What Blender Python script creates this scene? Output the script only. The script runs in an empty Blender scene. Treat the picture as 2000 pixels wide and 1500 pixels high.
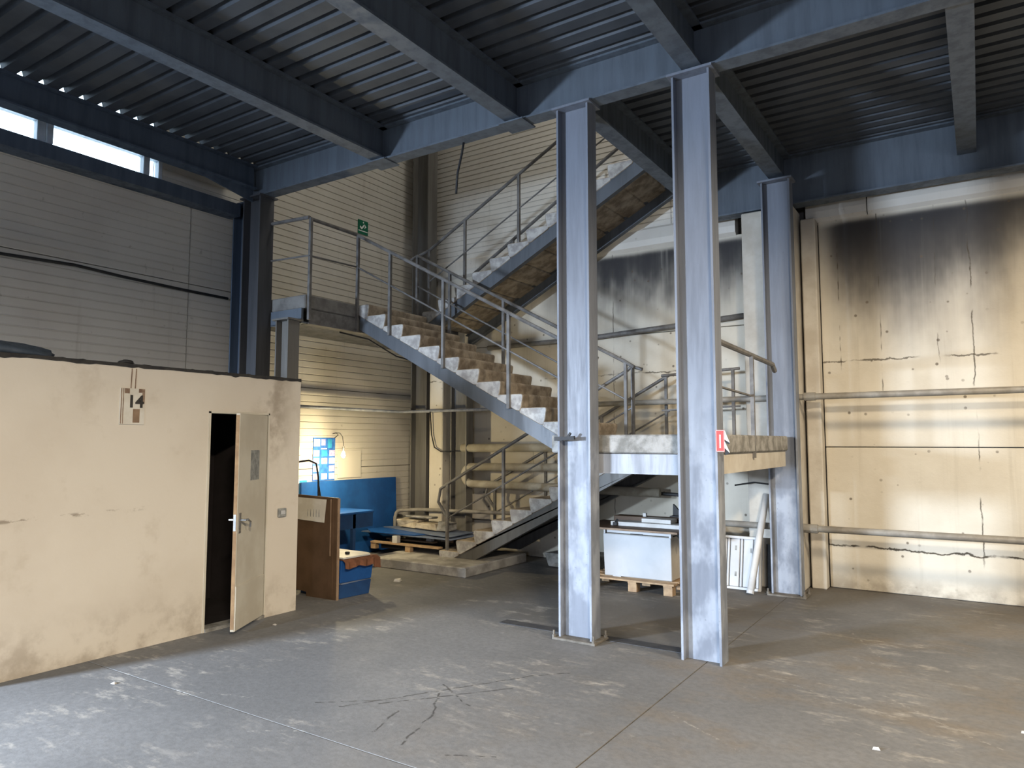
import bpy, bmesh, math, random
from mathutils import Vector, Matrix
random.seed(7)
SC = bpy.context.scene
COL = SC.collection
PI = math.pi
V3 = Vector

# ------------------------------------------------------------------ camera (u = x along back wall, v = y into depth)
cam = bpy.data.cameras.new('camera'); cam_o = bpy.data.objects.new('camera', cam); COL.objects.link(cam_o)
_A = V3((1915-1000, 862-750, 1398)).normalized()
_B = -V3((-1150-1000, 862-750, 1398)).normalized(); _B = (_B - _A*_A.dot(_B)).normalized()
_Z = _A.cross(_B)
if _Z.y > 0: _Z = -_Z
_rt = V3((_B.x, _A.x, _Z.x)); _dn = V3((_B.y, _A.y, _Z.y)); _fw = V3((_B.z, _A.z, _Z.z))
_m = Matrix((_rt, -_dn, -_fw)).transposed().to_4x4(); _m.translation = V3((0, 0, 1.65))
cam_o.matrix_world = _m
cam.sensor_width = 36; cam.lens = 1398/2000*36; cam.clip_start = .05; cam.clip_end = 200
SC.camera = cam_o
# ------------------------------------------------------------------ world, lights, exposure
SC.view_settings.view_transform = 'Standard'; SC.view_settings.look = 'None'
SC.view_settings.gamma = 1; SC.view_settings.use_curve_mapping = False
SC.view_settings.exposure = -0.12
W = bpy.data.worlds.new('world'); SC.world = W; W.use_nodes = True
W.node_tree.nodes['Background'].inputs[0].default_value = (.70, .86, 1, 1)
W.node_tree.nodes['Background'].inputs[1].default_value = 7.0

def area(name, loc, target, sx, sy, power, color, spread=180):
    l = bpy.data.lights.new(name, 'AREA'); l.shape = 'RECTANGLE'; l.size = sx; l.size_y = sy
    l.energy = power; l.color = color; l.spread = math.radians(spread)
    o = bpy.data.objects.new(name, l); COL.objects.link(o); o.location = loc
    o.rotation_euler = (V3(target)-V3(loc)).to_track_quat('-Z', 'Y').to_euler()
    return o
# daylight outside the front gate: the gate lintel cuts it off towards the deck
area('gate_daylight', (-5.7, -13.0, 3.16), (-1.7, 8, 2.4), .9, .32, 2500, (.70, .84, 1))
area('side_gate_daylight', (-7.3, -2.9, 2.25), (-2.6, 4.5, -.9), .7, .6, 680, (.66, .80, 1), 100)
area('warm_ceiling_lamp', (2.3, 4.25, 4.82), (-.2, 6.4, 1.5), 1.2, .22, 370, (1, .83, .60))
area('warm_ceiling_lamp_rear', (2.45, -1.6, 4.81), (-4.0, 2.0, 1.6), 1.2, .22, 860, (1, .84, .62))
area('front_fill', (4.5, -10.5, 2.6), (-6.5, 3, 3.4), 1.6, 1.6, 330, (.72, .80, 1))  # added cool fill for the left wall; no opening stands here
area('upper_storey_fill', (-3.0, 6.6, 8.7), (-4.2, 7.6, 4), 1.6, 1.2, 100, (1, .95, .85))  # added fill for the upper walls; no actual lamp is known there

# ------------------------------------------------------------------ node helpers
class NT:
    def __init__(s, name):
        s.m = bpy.data.materials.new(name); s.m.use_nodes = True
        s.t = s.m.node_tree; s.b = s.t.nodes['Principled BSDF']
        s._pos = None
    def n(s, typ, **k):
        nd = s.t.nodes.new(typ)
        for a, v in k.items():
            if a.startswith('i_'):
                key = a[2:]
                key = int(key) if key.isdigit() else key.replace('_', ' ')
                s.put(nd.inputs[key], v)
            else: setattr(nd, a, v)
        return nd
    def put(s, sock, v):
        if isinstance(v, bpy.types.NodeSocket): s.t.links.new(v, sock)
        elif isinstance(v, bpy.types.Node): s.t.links.new(v.outputs[0], sock)
        else:
            if isinstance(v, (tuple, list)) and len(v) == 3 and sock.type == 'RGBA': v = (*v, 1)
            sock.default_value = v
    def pos(s):
        if s._pos is None: s._pos = s.n('ShaderNodeNewGeometry').outputs['Position']
        return s._pos
    def math(s, op, a, b=0.0, c=None, clamp=False):
        nd = s.n('ShaderNodeMath', operation=op, use_clamp=clamp)
        s.put(nd.inputs[0], a); s.put(nd.inputs[1], b)
        if c is not None: s.put(nd.inputs[2], c)
        return nd.outputs[0]
    def scaled(s, sc, off=(0, 0, 0)):
        nd = s.n('ShaderNodeMapping'); s.put(nd.inputs[0], s.pos()); nd.inputs['Scale'].default_value = sc
        nd.inputs['Location'].default_value = off
        return nd.outputs[0]
    def noise(s, scale=3, detail=5, rough=.6, vec=None, lo=.35, hi=.65, dist=0):
        nd = s.n('ShaderNodeTexNoise'); s.put(nd.inputs['Vector'], vec or s.pos())
        nd.inputs['Scale'].default_value = scale; nd.inputs['Detail'].default_value = detail
        nd.inputs['Roughness'].default_value = rough; nd.inputs['Distortion'].default_value = dist
        return s.ramp(nd.outputs[0], lo, hi)
    def ramp(s, f, lo, hi, a=0., b=1.):
        nd = s.n('ShaderNodeMapRange'); nd.interpolation_type = 'SMOOTHSTEP'
        s.put(nd.inputs[0], f); nd.inputs[1].default_value = lo; nd.inputs[2].default_value = hi
        nd.inputs[3].default_value = a; nd.inputs[4].default_value = b
        return nd.outputs[0]
    def mix(s, f, a, b):
        nd = s.n('ShaderNodeMix', data_type='RGBA'); s.put(nd.inputs[0], f)
        s.put(nd.inputs[6], a); s.put(nd.inputs[7], b)
        return nd.outputs[2]
    def xyz(s):
        nd = s.n('ShaderNodeSeparateXYZ'); s.put(nd.inputs[0], s.pos()); return nd.outputs
    def bump(s, h, strength=.3, dist=.01):
        nd = s.n('ShaderNodeBump'); nd.inputs['Strength'].default_value = strength
        nd.inputs['Distance'].default_value = dist; s.put(nd.inputs['Height'], h)
        s.put(s.b.inputs['Normal'], nd.outputs[0])
    def done(s, col, rough=.7, metal=0., spec=.3):
        s.put(s.b.inputs['Base Color'], col); s.put(s.b.inputs['Roughness'], rough)
        s.b.inputs['Metallic'].default_value = metal; s.b.inputs['Specular IOR Level'].default_value = spec
        return s.m

def simple(name, c, c2=None, rough=.6, scale=6, metal=0., bump=0., spec=.3, detail=5):
    t = NT(name)
    if c2 is None: c2 = tuple(x*.72 for x in c)
    f = t.noise(scale, detail)
    if bump: t.bump(t.noise(scale*5, 4, lo=.2, hi=.8), bump, .006)
    return t.done(t.mix(f, c, c2), rough, metal, spec)

def steel_mat(name, base, dark, pale, patch=.0):
    t = NT(name)
    streak = t.noise(1, 5, .65, t.scaled((9, 9, .8)), .35, .7)
    c = t.mix(streak, base, dark)
    if patch:
        z = t.xyz()[2]
        pm = t.noise(2.6, 4, .6, t.scaled((1.6, 1.6, .9)), .42, .62)
        zm = t.ramp(z, 2.3, 1.2)  # pale low down: whitish blotches plus gate light painted in
        c = t.mix(t.math('MULTIPLY', t.math('MULTIPLY', pm, zm), patch), c, pale)
    spot = t.noise(38, 3, .5, None, .66, .74)
    c = t.mix(t.math('MULTIPLY', spot, .5), c, dark)
    t.bump(t.noise(30, 3, lo=.2, hi=.8), .08, .004)
    return t.done(c, t.ramp(streak, 0, 1, .45, .62), 0., .4)

def seg_mask(t, a, b, w):
    """mask of a stroke from a to b (floor coordinates)"""
    ab = V3((b[0]-a[0], b[1]-a[1], 0)); L2 = ab.dot(ab)
    sub = t.n('ShaderNodeVectorMath', operation='SUBTRACT'); t.put(sub.inputs[0], t.wob); sub.inputs[1].default_value = (a[0], a[1], 0)
    dot = t.n('ShaderNodeVectorMath', operation='DOT_PRODUCT'); t.put(dot.inputs[0], sub.outputs[0]); dot.inputs[1].default_value = ab/L2
    tt = t.math('ADD', dot.outputs['Value'], 0, clamp=True)
    sc = t.n('ShaderNodeVectorMath', operation='SCALE'); sc.inputs[0].default_value = ab; t.put(sc.inputs['Scale'], tt)
    ds = t.n('ShaderNodeVectorMath', operation='DISTANCE'); t.put(ds.inputs[0], sub.outputs[0]); t.put(ds.inputs[1], sc.outputs[0])
    return t.ramp(ds.outputs['Value'], w, w*.25)

def floor_mat():
    t = NT('floor_concrete')
    big = t.noise(.55, 5, .6, None, .35, .68)
    c = t.mix(big, (.182, .181, .180), (.130, .129, .128))
    x, y, z = t.xyz()
    # brown trodden dirt in the middle of the hall
    br = t.noise(.8, 5, .65, t.scaled((1, 1.4, 1), (3, 7, 0)), .45, .68)
    near = t.ramp(x, -3.4, -1.6)
    c = t.mix(t.math('MULTIPLY', t.math('MULTIPLY', br, near), .75), c, (.175, .143, .106))
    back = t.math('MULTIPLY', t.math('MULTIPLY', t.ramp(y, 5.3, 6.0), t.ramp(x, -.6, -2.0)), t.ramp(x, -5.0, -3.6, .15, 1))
    c = t.mix(t.math('MULTIPLY', back, .5), c, (.072, .060, .045))  # floor behind the columns browned: shade under the stairs painted in
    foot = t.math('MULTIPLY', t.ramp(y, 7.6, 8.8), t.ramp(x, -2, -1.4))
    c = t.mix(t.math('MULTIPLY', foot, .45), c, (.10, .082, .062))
    # pale dust scrapes dragged sideways
    sc = t.noise(1, 7, .72, t.scaled((3.4, 8.5, 1)), .50, .68)
    zone = t.noise(.9, 3, .55, t.scaled((1, 1, 1), (11, 3, 0)), .46, .62)
    c = t.mix(t.math('MULTIPLY', t.math('MULTIPLY', sc, zone), .9), c, (.36, .335, .295))
    sc2 = t.noise(1, 6, .75, t.scaled((9, 5, 1), (5, 1, 0)), .60, .72)
    c = t.mix(t.math('MULTIPLY', sc2, .45), c, (.30, .295, .28))
    fine = t.noise(24, 4, .6, None, .35, .7)
    c = t.mix(t.math('MULTIPLY', fine, .3), c, (.075, .075, .075))
    # black rubber and drag scratches
    wn = t.n('ShaderNodeTexNoise'); t.put(wn.inputs['Vector'], t.pos()); wn.inputs['Scale'].default_value = 9
    wv = t.n('ShaderNodeVectorMath', operation='MULTIPLY_ADD'); t.put(wv.inputs[0], wn.outputs['Color']); wv.inputs[1].default_value = (.05, .05, 0)
    fl = t.n('ShaderNodeVectorMath', operation='MULTIPLY'); t.put(fl.inputs[0], t.pos()); fl.inputs[1].default_value = (1, 1, 0)
    t.put(wv.inputs[2], fl.outputs[0]); t.wob = wv.outputs[0]
    t.put(wn.inputs['Detail'], 4.0)
    segs = [((-3.42,3.28),(-2.72,4.43)), ((-2.72,4.43),(-2.53,4.63)), ((-2.97,3.10),(-3.07,3.42)), ((-2.72,3.05),(-2.86,3.50)),
            ((-3.13,3.95),(-2.75,3.72)), ((-3.25,3.45),(-2.70,4.15)), ((-2.86,3.50),(-3.05,3.80)), ((-2.43,3.10),(-2.20,3.22)),
            ((-3.6,3.25),(-3.25,3.52))]
    m = None
    for a, b in segs:
        k = seg_mask(t, (a[0]+.025, a[1]+.025), (b[0]+.025, b[1]+.025), .011)
        m = k if m is None else t.math('MAXIMUM', m, k)
    brk = t.noise(14, 3, .6, None, .38, .55)
    c = t.mix(t.math('MULTIPLY', t.math('MULTIPLY', m, brk), .85), c, (.045, .042, .04))
    white = [((-3.55,2.75),(-3.1,3.05)), ((-4.45,2.95),(-4.0,3.1)), ((-2.9,2.3),(-2.0,2.55)), ((-1.2,5.3),(-.5,5.0)), ((-.9,6.2),(-.4,5.9)),
             ((-.6,5.4),(-.1,4.9)), ((-1.0,7.0),(-.7,6.3)), ((-.2,5.0),(.05,4.8)), ((-1.6,4.3),(-1.1,4.0))]
    m = None
    for a, b in white:
        k = seg_mask(t, a, b, .014)
        m = k if m is None else t.math('MAXIMUM', m, k)
    c = t.mix(t.math('MULTIPLY', t.math('MULTIPLY', m, t.noise(22, 4, .7, None, .48, .62)), .42), c, (.40, .38, .34))
    t.bump(t.noise(14, 5, .7, lo=.2, hi=.8), .18, .006)
    return t.done(c, t.ramp(big, 0, 1, .62, .8), 0, .3)

def concrete_wall_mat():
    t = NT('stained_concrete')
    x, y, z = t.xyz()
    n1 = t.noise(.9, 5, .6, None, .35, .66)
    c = t.mix(n1, (.60, .56, .475), (.53, .485, .40))
    streak = t.noise(1, 6, .7, t.scaled((7, 7, .28)), .52, .75)
    c = t.mix(t.math('MULTIPLY', streak, .35), c, (.36, .32, .25))
    # smoke stain: black towards the top of the panels, drawn out by noise
    wob = t.noise(1.3, 4, .6, t.scaled((1, 1, .5)), .2, .8)
    drip = t.noise(1, 5, .65, t.scaled((5, 5, .3)), .2, .8)
    h = t.math('ADD', z, t.math('MULTIPLY', t.math('SUBTRACT', wob, .5), .6))
    h = t.math('ADD', h, t.math('MULTIPLY', t.math('SUBTRACT', drip, .5), .22))
    left = t.math('MULTIPLY', t.ramp(h, 2.75, 4.5), t.math('MULTIPLY', t.ramp(x, -6.3, -4.4), t.ramp(x, -1.5, -1.9)))
    rh = t.ramp(h, 1.8, 4.6)
    right = t.math('MULTIPLY', rh, t.math('MULTIPLY', t.ramp(x, -1.62, -1.15, .25, 1), t.ramp(x, 1.6, -.2, .55, 1)))
    soot = t.math('MAXIMUM', left, t.math('MULTIPLY', right, .93))
    under = t.ramp(z, 4.26, 4.12)
    soot = t.math('MULTIPLY', soot, under)
    sc = t.mix(t.ramp(soot, .25, .9), (.19, .175, .155), (.026, .026, .030))
    c = t.mix(t.math('MULTIPLY', t.ramp(soot, .0, .75), .97), c, sc)
    # pale water runs through the soot
    run = t.noise(1, 4, .6, t.scaled((5.2, 5.2, .10), (3, 0, 0)), .63, .72)
    c = t.mix(t.math('MULTIPLY', t.math('MULTIPLY', run, t.ramp(z, 2.4, 3.2)), .28), c, (.42, .40, .35))
    # black runs below the joint, pits, dirty foot
    run2 = t.noise(1, 4, .5, t.scaled((10, 10, .12), (7, 0, 0)), .66, .71)
    c = t.mix(t.math('MULTIPLY', t.math('MULTIPLY', run2, t.noise(1.1, 2, .5, None, .45, .6)), .55), c, (.12, .10, .07))
    pit = t.n('ShaderNodeTexVoronoi'); t.put(pit.inputs['Vector'], t.pos()); pit.inputs['Scale'].default_value = 7.5
    pm = t.math('MULTIPLY', t.ramp(pit.outputs['Distance'], .15, .08), t.noise(1.7, 3, .6, None, .44, .56))
    c = t.mix(t.math('MULTIPLY', pm, .8), c, (.10, .08, .06))
    def crack(coord, at, amp, w, noise_scale, lo=.42, hi=.56, gate=None, k=.85):
        n = t.n('ShaderNodeTexNoise'); t.put(n.inputs['Vector'], t.pos()); n.inputs['Scale'].default_value = noise_scale; n.inputs['Detail'].default_value = 5; n.inputs['Roughness'].default_value = .65
        d = t.math('ABSOLUTE', t.math('ADD', t.math('SUBTRACT', coord, at), t.math('MULTIPLY', t.math('SUBTRACT', n.outputs[0], .5), amp)))
        m = t.math('MULTIPLY', t.ramp(d, w, w*.3), t.noise(2.6, 3, .6, t.scaled((1, 1, 1), (at*7, 3, 1)), lo, hi))
        if gate is not None: m = t.math('MULTIPLY', m, gate)
        return t.mix(t.math('MULTIPLY', m, k), c, (.055, .045, .032))
    rg = t.ramp(x, -1.56, -1.48)
    c = crack(z, .475, .12, .014, 5, .36, .46, rg, .95)
    c = crack(z, 2.56, .10, .013, 7, .44, .58, None, .8)
    c = crack(x, -.02, .07, .009, 4, .44, .58, t.ramp(z, .2, .6))
    c = crack(x, -.88, .04, .008, 3, .46, .6, t.ramp(z, 2.0, 2.3), .8)
    c = crack(x, -1.30, .03, .009, 3, .48, .6, t.ramp(z, 2.3, 2.6), .8)
    c = crack(x, -.33, .06, .006, 3, .46, .6, t.ramp(z, 2.2, 2.5), .7)
    c = crack(x, -4.15, .05, .008, 3, .42, .56, None, .8)
    c = crack(x, -2.9, .04, .008, 3, .42, .56, None, .7)
    foot = t.math('MULTIPLY', t.ramp(z, .28, .0), t.noise(4, 4, .6, None, .3, .6))
    c = t.mix(t.math('MULTIPLY', foot, .7), c, (.22, .19, .15))
    t.bump(t.noise(9, 5, .65, lo=.2, hi=.8), .22, .012)
    return t.done(c, .85, 0, .2)

def plaster_mat():
    t = NT('cream_plaster')
    x, y, z = t.xyz()
    c = t.mix(t.noise(.8, 4, .6), (.66, .615, .54), (.61, .56, .485))
    d = t.math('MULTIPLY', t.ramp(z, .5, .05), t.noise(3, 5, .65, None, .4, .65))
    c = t.mix(t.math('MULTIPLY', d, .55), c, (.25, .20, .15))
    sc = t.math('MULTIPLY', t.ramp(t.math('ABSOLUTE', t.math('SUBTRACT', t.math('ADD', z, t.math('MULTIPLY', y, -.02)), 1.045)), .022, .004),
                t.math('MULTIPLY', t.noise(6, 4, .7, t.scaled((1, 1, 3)), .5, .6), t.ramp(y, 3.5, 3.0)))
    c = t.mix(t.math('MULTIPLY', sc, .75), c, (.22, .18, .14))
    hand = t.math('MULTIPLY', t.ramp(t.math('ABSOLUTE', t.math('SUBTRACT', y, 4.52)), .30, .04), t.math('MULTIPLY', t.noise(4, 4, .6, None, .42, .66), t.ramp(z, 1.2, 1.75)))
    c = t.mix(t.math('MULTIPLY', hand, .6), c, (.24, .19, .14))
    c = t.mix(t.math('MULTIPLY', t.noise(2.2, 5, .7, None, .56, .74), .3), c, (.42, .36, .28))
    t.bump(t.noise(18, 4, lo=.2, hi=.8), .1, .006)
    return t.done(c, .75, 0, .25)

def panel_mat(name, a, b):
    t = NT(name)
    c = t.mix(t.noise(.7, 4, .6), a, b)
    c = t.mix(t.math('MULTIPLY', t.noise(1, 5, .7, t.scaled((7, 7, .5)), .55, .75), .35), c, (.30, .27, .22))
    c = t.mix(t.math('MULTIPLY', t.noise(12, 3, .5, None, .68, .76), .35), c, (.22, .19, .15))
    return t.done(c, .5, 0, .35)

def glass_mat():
    t = NT('window_glass'); t.t.nodes.remove(t.b)
    tr = t.n('ShaderNodeBsdfTransparent'); tr.inputs[0].default_value = (.95, .98, 1, 1)
    gl = t.n('ShaderNodeBsdfGlossy'); gl.inputs['Roughness'].default_value = .03
    fr = t.n('ShaderNodeFresnel'); fr.inputs[0].default_value = 1.45
    mx = t.n('ShaderNodeMixShader'); t.put(mx.inputs[0], fr); t.put(mx.inputs[1], tr); t.put(mx.inputs[2], gl)
    t.put(t.t.nodes['Material Output'].inputs[0], mx.outputs[0])
    return t.m

M = dict(
    floor=floor_mat(), wall=concrete_wall_mat(), plaster=plaster_mat(), glass=glass_mat(),
    panel=panel_mat('wall_panel_paint', (.60, .575, .52), (.53, .50, .45)),
    column=steel_mat('column_paint', (.165, .183, .222), (.128, .142, .172), (.42, .455, .51), .40),
    beam=steel_mat('beam_paint', (.10, .122, .15), (.07, .085, .105), (.3, .3, .3)),
    beamdark=steel_mat('edge_beam_paint', (.075, .10, .14), (.05, .07, .10), (.3, .3, .3)),
    stringer=steel_mat('stringer_paint', (.088, .099, .115), (.066, .074, .085), (.4, .4, .4)),
    whitesteel=steel_mat('washed_steel', (.31, .325, .36), (.20, .215, .245), (.5, .5, .5)),
    deck=simple('galvanised_deck', (.088, .100, .118), (.062, .071, .085), .5, 2.5, .2),
    rail=simple('rail_paint', (.16, .155, .15), (.10, .095, .09), .5, 9),
    step=simple('step_concrete', (.34, .29, .225), (.17, .135, .10), .85, 7, bump=.25),
    stepend=simple('step_end_lit', (.44, .43, .41), (.26, .25, .24), .85, 11, bump=.25),  # ends paler than the treads: cool light put into the colour
    darkcol=steel_mat('dark_grey_paint', (.066, .068, .075), (.045, .047, .053), (.2, .2, .2)),
    greycol=steel_mat('grey_brown_paint', (.145, .14, .13), (.10, .095, .085), (.3, .3, .3)),
    shadedstringer=steel_mat('shaded_stringer_paint', (.10, .097, .09), (.07, .066, .06), (.3, .3, .3)),  # darker stringer copy: shade on the lowest flight put into the colour
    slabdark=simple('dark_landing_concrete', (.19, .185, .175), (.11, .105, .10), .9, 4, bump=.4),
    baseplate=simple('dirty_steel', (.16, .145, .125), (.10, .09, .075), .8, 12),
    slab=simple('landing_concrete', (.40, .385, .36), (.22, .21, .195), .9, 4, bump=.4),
    rough=simple('rough_concrete', (.34, .33, .31), (.17, .165, .15), .9, 8, bump=.6),
    pilaster=simple('pilaster_concrete', (.52, .49, .43), (.43, .39, .33), .88, 3, bump=.25),
    pipe=simple('pipe_paint', (.27, .255, .225), (.19, .175, .15), .5, 6),
    lagging=simple('pipe_lagging', (.40, .37, .30), (.30, .27, .21), .75, 5),
    black=simple('black_rubber', (.018, .018, .02), (.03, .03, .03), .6, 10),
    soot=simple('black_felt', (.03, .03, .032), (.05, .048, .045), .9, 10, bump=.5),
    doorpaint=simple('door_paint', (.60, .57, .49), (.52, .48, .40), .5, 2.5),
    frame=simple('window_frame', (.62, .68, .74), (.5, .56, .62), .4, 5),
    white=simple('white_enamel', (.47, .48, .49), (.42, .43, .44), .35, 3),
    whitewood=simple('white_board', (.55, .54, .515), (.46, .445, .42), .5, 5),
    pallet=simple('pallet_wood', (.42, .29, .17), (.30, .20, .12), .8, 9),
    brown=simple('hardboard', (.115, .070, .042), (.085, .052, .03), .55, 4),
    brownedge=simple('hardboard_edge', (.30, .21, .14), (.22, .15, .1), .7, 9),
    blue=simple('blue_paint', (.018, .105, .36), (.014, .075, .26), .4, 3),
    bluedark=simple('blue_crate', (.020, .070, .20), (.016, .05, .15), .5, 4),
    greyblue=simple('grey_blue_sheet', (.17, .21, .30), (.10, .13, .20), .5, 2),
    paper=simple('paper', (.66, .64, .58), (.58, .55, .48), .8, 7),
    greypaper=simple('grey_notice', (.33, .34, .33), (.20, .21, .21), .7, 22),
    ink=simple('ink', (.03, .03, .03), (.05, .045, .04), .7, 9),
    cloth=simple('brown_cloth', (.20, .085, .045), (.13, .055, .03), .85, 12),
    rubble=simple('rubble', (.52, .46, .36), (.26, .22, .16), .9, 7, bump=.5),
    chrome=simple('chrome', (.6, .6, .6), (.45, .45, .45), .25, 9, .9),
    green=simple('sign_green', (.008, .14, .075), (.006, .11, .06), .4, 9),
    signwhite=simple('sign_white', (.8, .82, .8), (.75, .77, .75), .4, 9),
    red=simple('sign_red', (.55, .035, .025), (.45, .03, .02), .4, 9),
    signbrown=simple('sign_photo_brown', (.16, .10, .07), (.30, .22, .16), .5, 12),
    strip=simple('floor_shade_strip', (.040, .040, .044), (.06, .058, .057), .8, 7),  # near-black colour standing in for a shadow band
    joint=simple('joint_filler', (.07, .065, .06), (.12, .11, .10), .9, 9),
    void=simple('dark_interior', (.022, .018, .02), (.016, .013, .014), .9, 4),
    underlay=simple('upper_floor', (.35, .34, .32), (.28, .27, .26), .9, 3),
    poster_blue=simple('poster_blue', (.05, .20, .62), (.03, .12, .45), .4, 20),
    poster_cyan=simple('poster_cyan', (.05, .42, .66), (.04, .30, .55), .4, 20),
    poster_lilac=simple('poster_lilac', (.42, .30, .62), (.60, .55, .75), .4, 25),
    poster_pink=simple('poster_pink', (.70, .28, .30), (.75, .55, .5), .4, 25),
    poster_white=simple('poster_white', (.72, .76, .84), (.6, .66, .8), .4, 25),
)
_e = NT('lamp_glow'); _e.b.inputs['Emission Color'].default_value = (1, .82, .5, 1); _e.b.inputs['Emission Strength'].default_value = 40
M['glow'] = _e.m

# ------------------------------------------------------------------ mesh helpers
class MB:
    def __init__(s): s.v = []; s.f = []; s.mi = []
    def add(s, vs, fs, mi=0):
        o = len(s.v); s.v += [V3(p) for p in vs]
        for f in fs: s.f.append([o+i for i in f]); s.mi.append(mi)
        return s
    def box(s, x0, x1, y0, y1, z0, z1, mi=0):
        return s.add([(x0,y0,z0),(x1,y0,z0),(x1,y1,z0),(x0,y1,z0),(x0,y0,z1),(x1,y0,z1),(x1,y1,z1),(x0,y1,z1)],
                     [(0,3,2,1),(4,5,6,7),(0,1,5,4),(1,2,6,5),(2,3,7,6),(3,0,4,7)], mi)
    def bar(s, p, q, w, h, up=(0,0,1), mi=0):
        """box from p to q; w across, h along 'up'"""
        p, q, up = V3(p), V3(q), V3(up); d = (q-p).normalized()
        x = d.cross(up).normalized(); y = x.cross(d).normalized()
        vs = []
        for c in (p, q):
            for a, b in ((-1,-1),(1,-1),(1,1),(-1,1)): vs.append(c + x*(a*w/2) + y*(b*h/2))
        return s.add(vs, [(0,1,2,3),(7,6,5,4),(0,4,5,1),(1,5,6,2),(2,6,7,3),(3,7,4,0)], mi)
    def prism(s, poly, a, b, fn, mi=0):
        """poly of 2-D points swept from a to b; fn(x, y, t) -> point"""
        n = len(poly)
        vs = [fn(x, y, a) for x, y in poly] + [fn(x, y, b) for x, y in poly]
        fs = [tuple(range(n))[::-1], tuple(range(n, 2*n))] + [(i, (i+1) % n, n+(i+1) % n, n+i) for i in range(n)]
        return s.add(vs, fs, mi)
    def tube(s, pts, r, n=8, caps=True, mi=0):
        pts = [V3(p) for p in pts]; o = len(s.v); ref = None; k = len(pts)
        for i, p in enumerate(pts):
            d = (pts[min(i+1, k-1)] - pts[max(i-1, 0)]).normalized()
            if ref is None: ref = V3((0,0,1)) if abs(d.z) < .9 else V3((1,0,0))
            x = d.cross(ref).normalized(); y = x.cross(d).normalized(); ref = y
            rr = r[i] if isinstance(r, (list, tuple)) else r
            for j in range(n):
                a = 2*PI*(j+.5)/n; s.v.append(p + x*(rr*math.cos(a)) + y*(rr*math.sin(a)))
        for i in range(k-1):
            for j in range(n):
                s.f.append([o+i*n+j, o+i*n+(j+1) % n, o+(i+1)*n+(j+1) % n, o+(i+1)*n+j]); s.mi.append(mi)
        if caps:
            s.f.append([o+j for j in range(n)][::-1]); s.mi.append(mi)
            s.f.append([o+(k-1)*n+j for j in range(n)]); s.mi.append(mi)
        return s

ORG = {}
def build(name, mb, mats, parent=None, bevel=0, smooth=False, origin=None):
    if not isinstance(mats, (list, tuple)): mats = [mats]
    if parent is not None: org = ORG[parent.name]
    elif origin is not None: org = V3(origin)
    else:
        lo = [min(p[i] for p in mb.v) for i in range(3)]; hi = [max(p[i] for p in mb.v) for i in range(3)]
        org = V3(((lo[0]+hi[0])/2, (lo[1]+hi[1])/2, lo[2]))
    me = bpy.data.meshes.new(name)
    base = org if parent is None else V3((0, 0, 0))
    if parent is not None: base = org
    me.from_pydata([tuple(p-base) for p in mb.v], [], mb.f)
    for m in mats: me.materials.append(M[m])
    for p, i in zip(me.polygons, mb.mi): p.material_index = i
    bm = bmesh.new(); bm.from_mesh(me)
    bmesh.ops.recalc_face_normals(bm, faces=bm.faces)
    if bevel: bmesh.ops.bevel(bm, geom=bm.edges[:], offset=bevel, segments=1, affect='EDGES', clamp_overlap=True)
    bm.to_mesh(me); bm.free()
    if smooth:
        for p in me.polygons: p.use_smooth = True
    o = bpy.data.objects.new(name, me); COL.objects.link(o)
    if parent is None: o.location = org; ORG[o.name] = org
    else: o.parent = parent; ORG[o.name] = org
    return o
def tag(o, label=None, cat=None, group=None, kind=None):
    if label: o['label'] = label
    if cat: o['category'] = cat
    if group: o['group'] = group
    if kind: o['kind'] = kind
    return o
def thing(name, label, cat, loc, group=None, kind=None):
    o = bpy.data.objects.new(name, None); COL.objects.link(o); o.location = loc; o.empty_display_size = .2
    ORG[o.name] = V3(loc)
    return tag(o, label, cat, group, kind)
def arc(c, a, b, r, t0, t1, n=6):
    """points of an arc round c in the plane of unit axes a, b"""
    c, a, b = V3(c), V3(a), V3(b)
    return [c + a*(r*math.cos(t0+(t1-t0)*i/n)) + b*(r*math.sin(t0+(t1-t0)*i/n)) for i in range(n+1)]
def text_mesh(body, size, org, xd, yd, depth=.002):
    cu = bpy.data.curves.new('lettering', 'FONT'); cu.body = body; cu.size = size; cu.extrude = depth; cu.align_x = 'CENTER'; cu.align_y = 'CENTER'
    cu.resolution_u = 3; cu.offset = size*.03
    o = bpy.data.objects.new('lettering', cu); COL.objects.link(o)
    dg = bpy.context.evaluated_depsgraph_get(); dg.update()
    me = bpy.data.meshes.new_from_object(o.evaluated_get(dg))
    xd, yd = V3(xd), V3(yd); zd = xd.cross(yd)
    mb = MB(); mb.add([V3(org)+xd*v.co.x+yd*v.co.y+zd*v.co.z for v in me.vertices], [tuple(p.vertices) for p in me.polygons])
    bpy.data.objects.remove(o); return mb

# ------------------------------------------------------------------ floor
UL, VB = -7.77, 8.9
fl = thing('floor', 'worn grey concrete floor of the hall', 'floor', (0, 0, 0), kind='structure')
b = MB().box(-8, 9, -13, 9.2, -.2, -.003); build('subfloor', b, 'joint', fl)
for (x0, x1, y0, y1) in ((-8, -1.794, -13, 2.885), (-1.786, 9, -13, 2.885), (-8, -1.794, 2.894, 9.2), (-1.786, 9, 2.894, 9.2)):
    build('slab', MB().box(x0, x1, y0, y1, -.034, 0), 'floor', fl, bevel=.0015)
b = MB().box(-3.75, -1.99, 5.53, 5.66, -.002, .005)  # flat strip added as a painted shadow band
tag(build('shade_strip', b, 'strip'), 'dark strip painted in as shade on the floor between the two front columns', 'floor shade', kind='structure')

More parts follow.
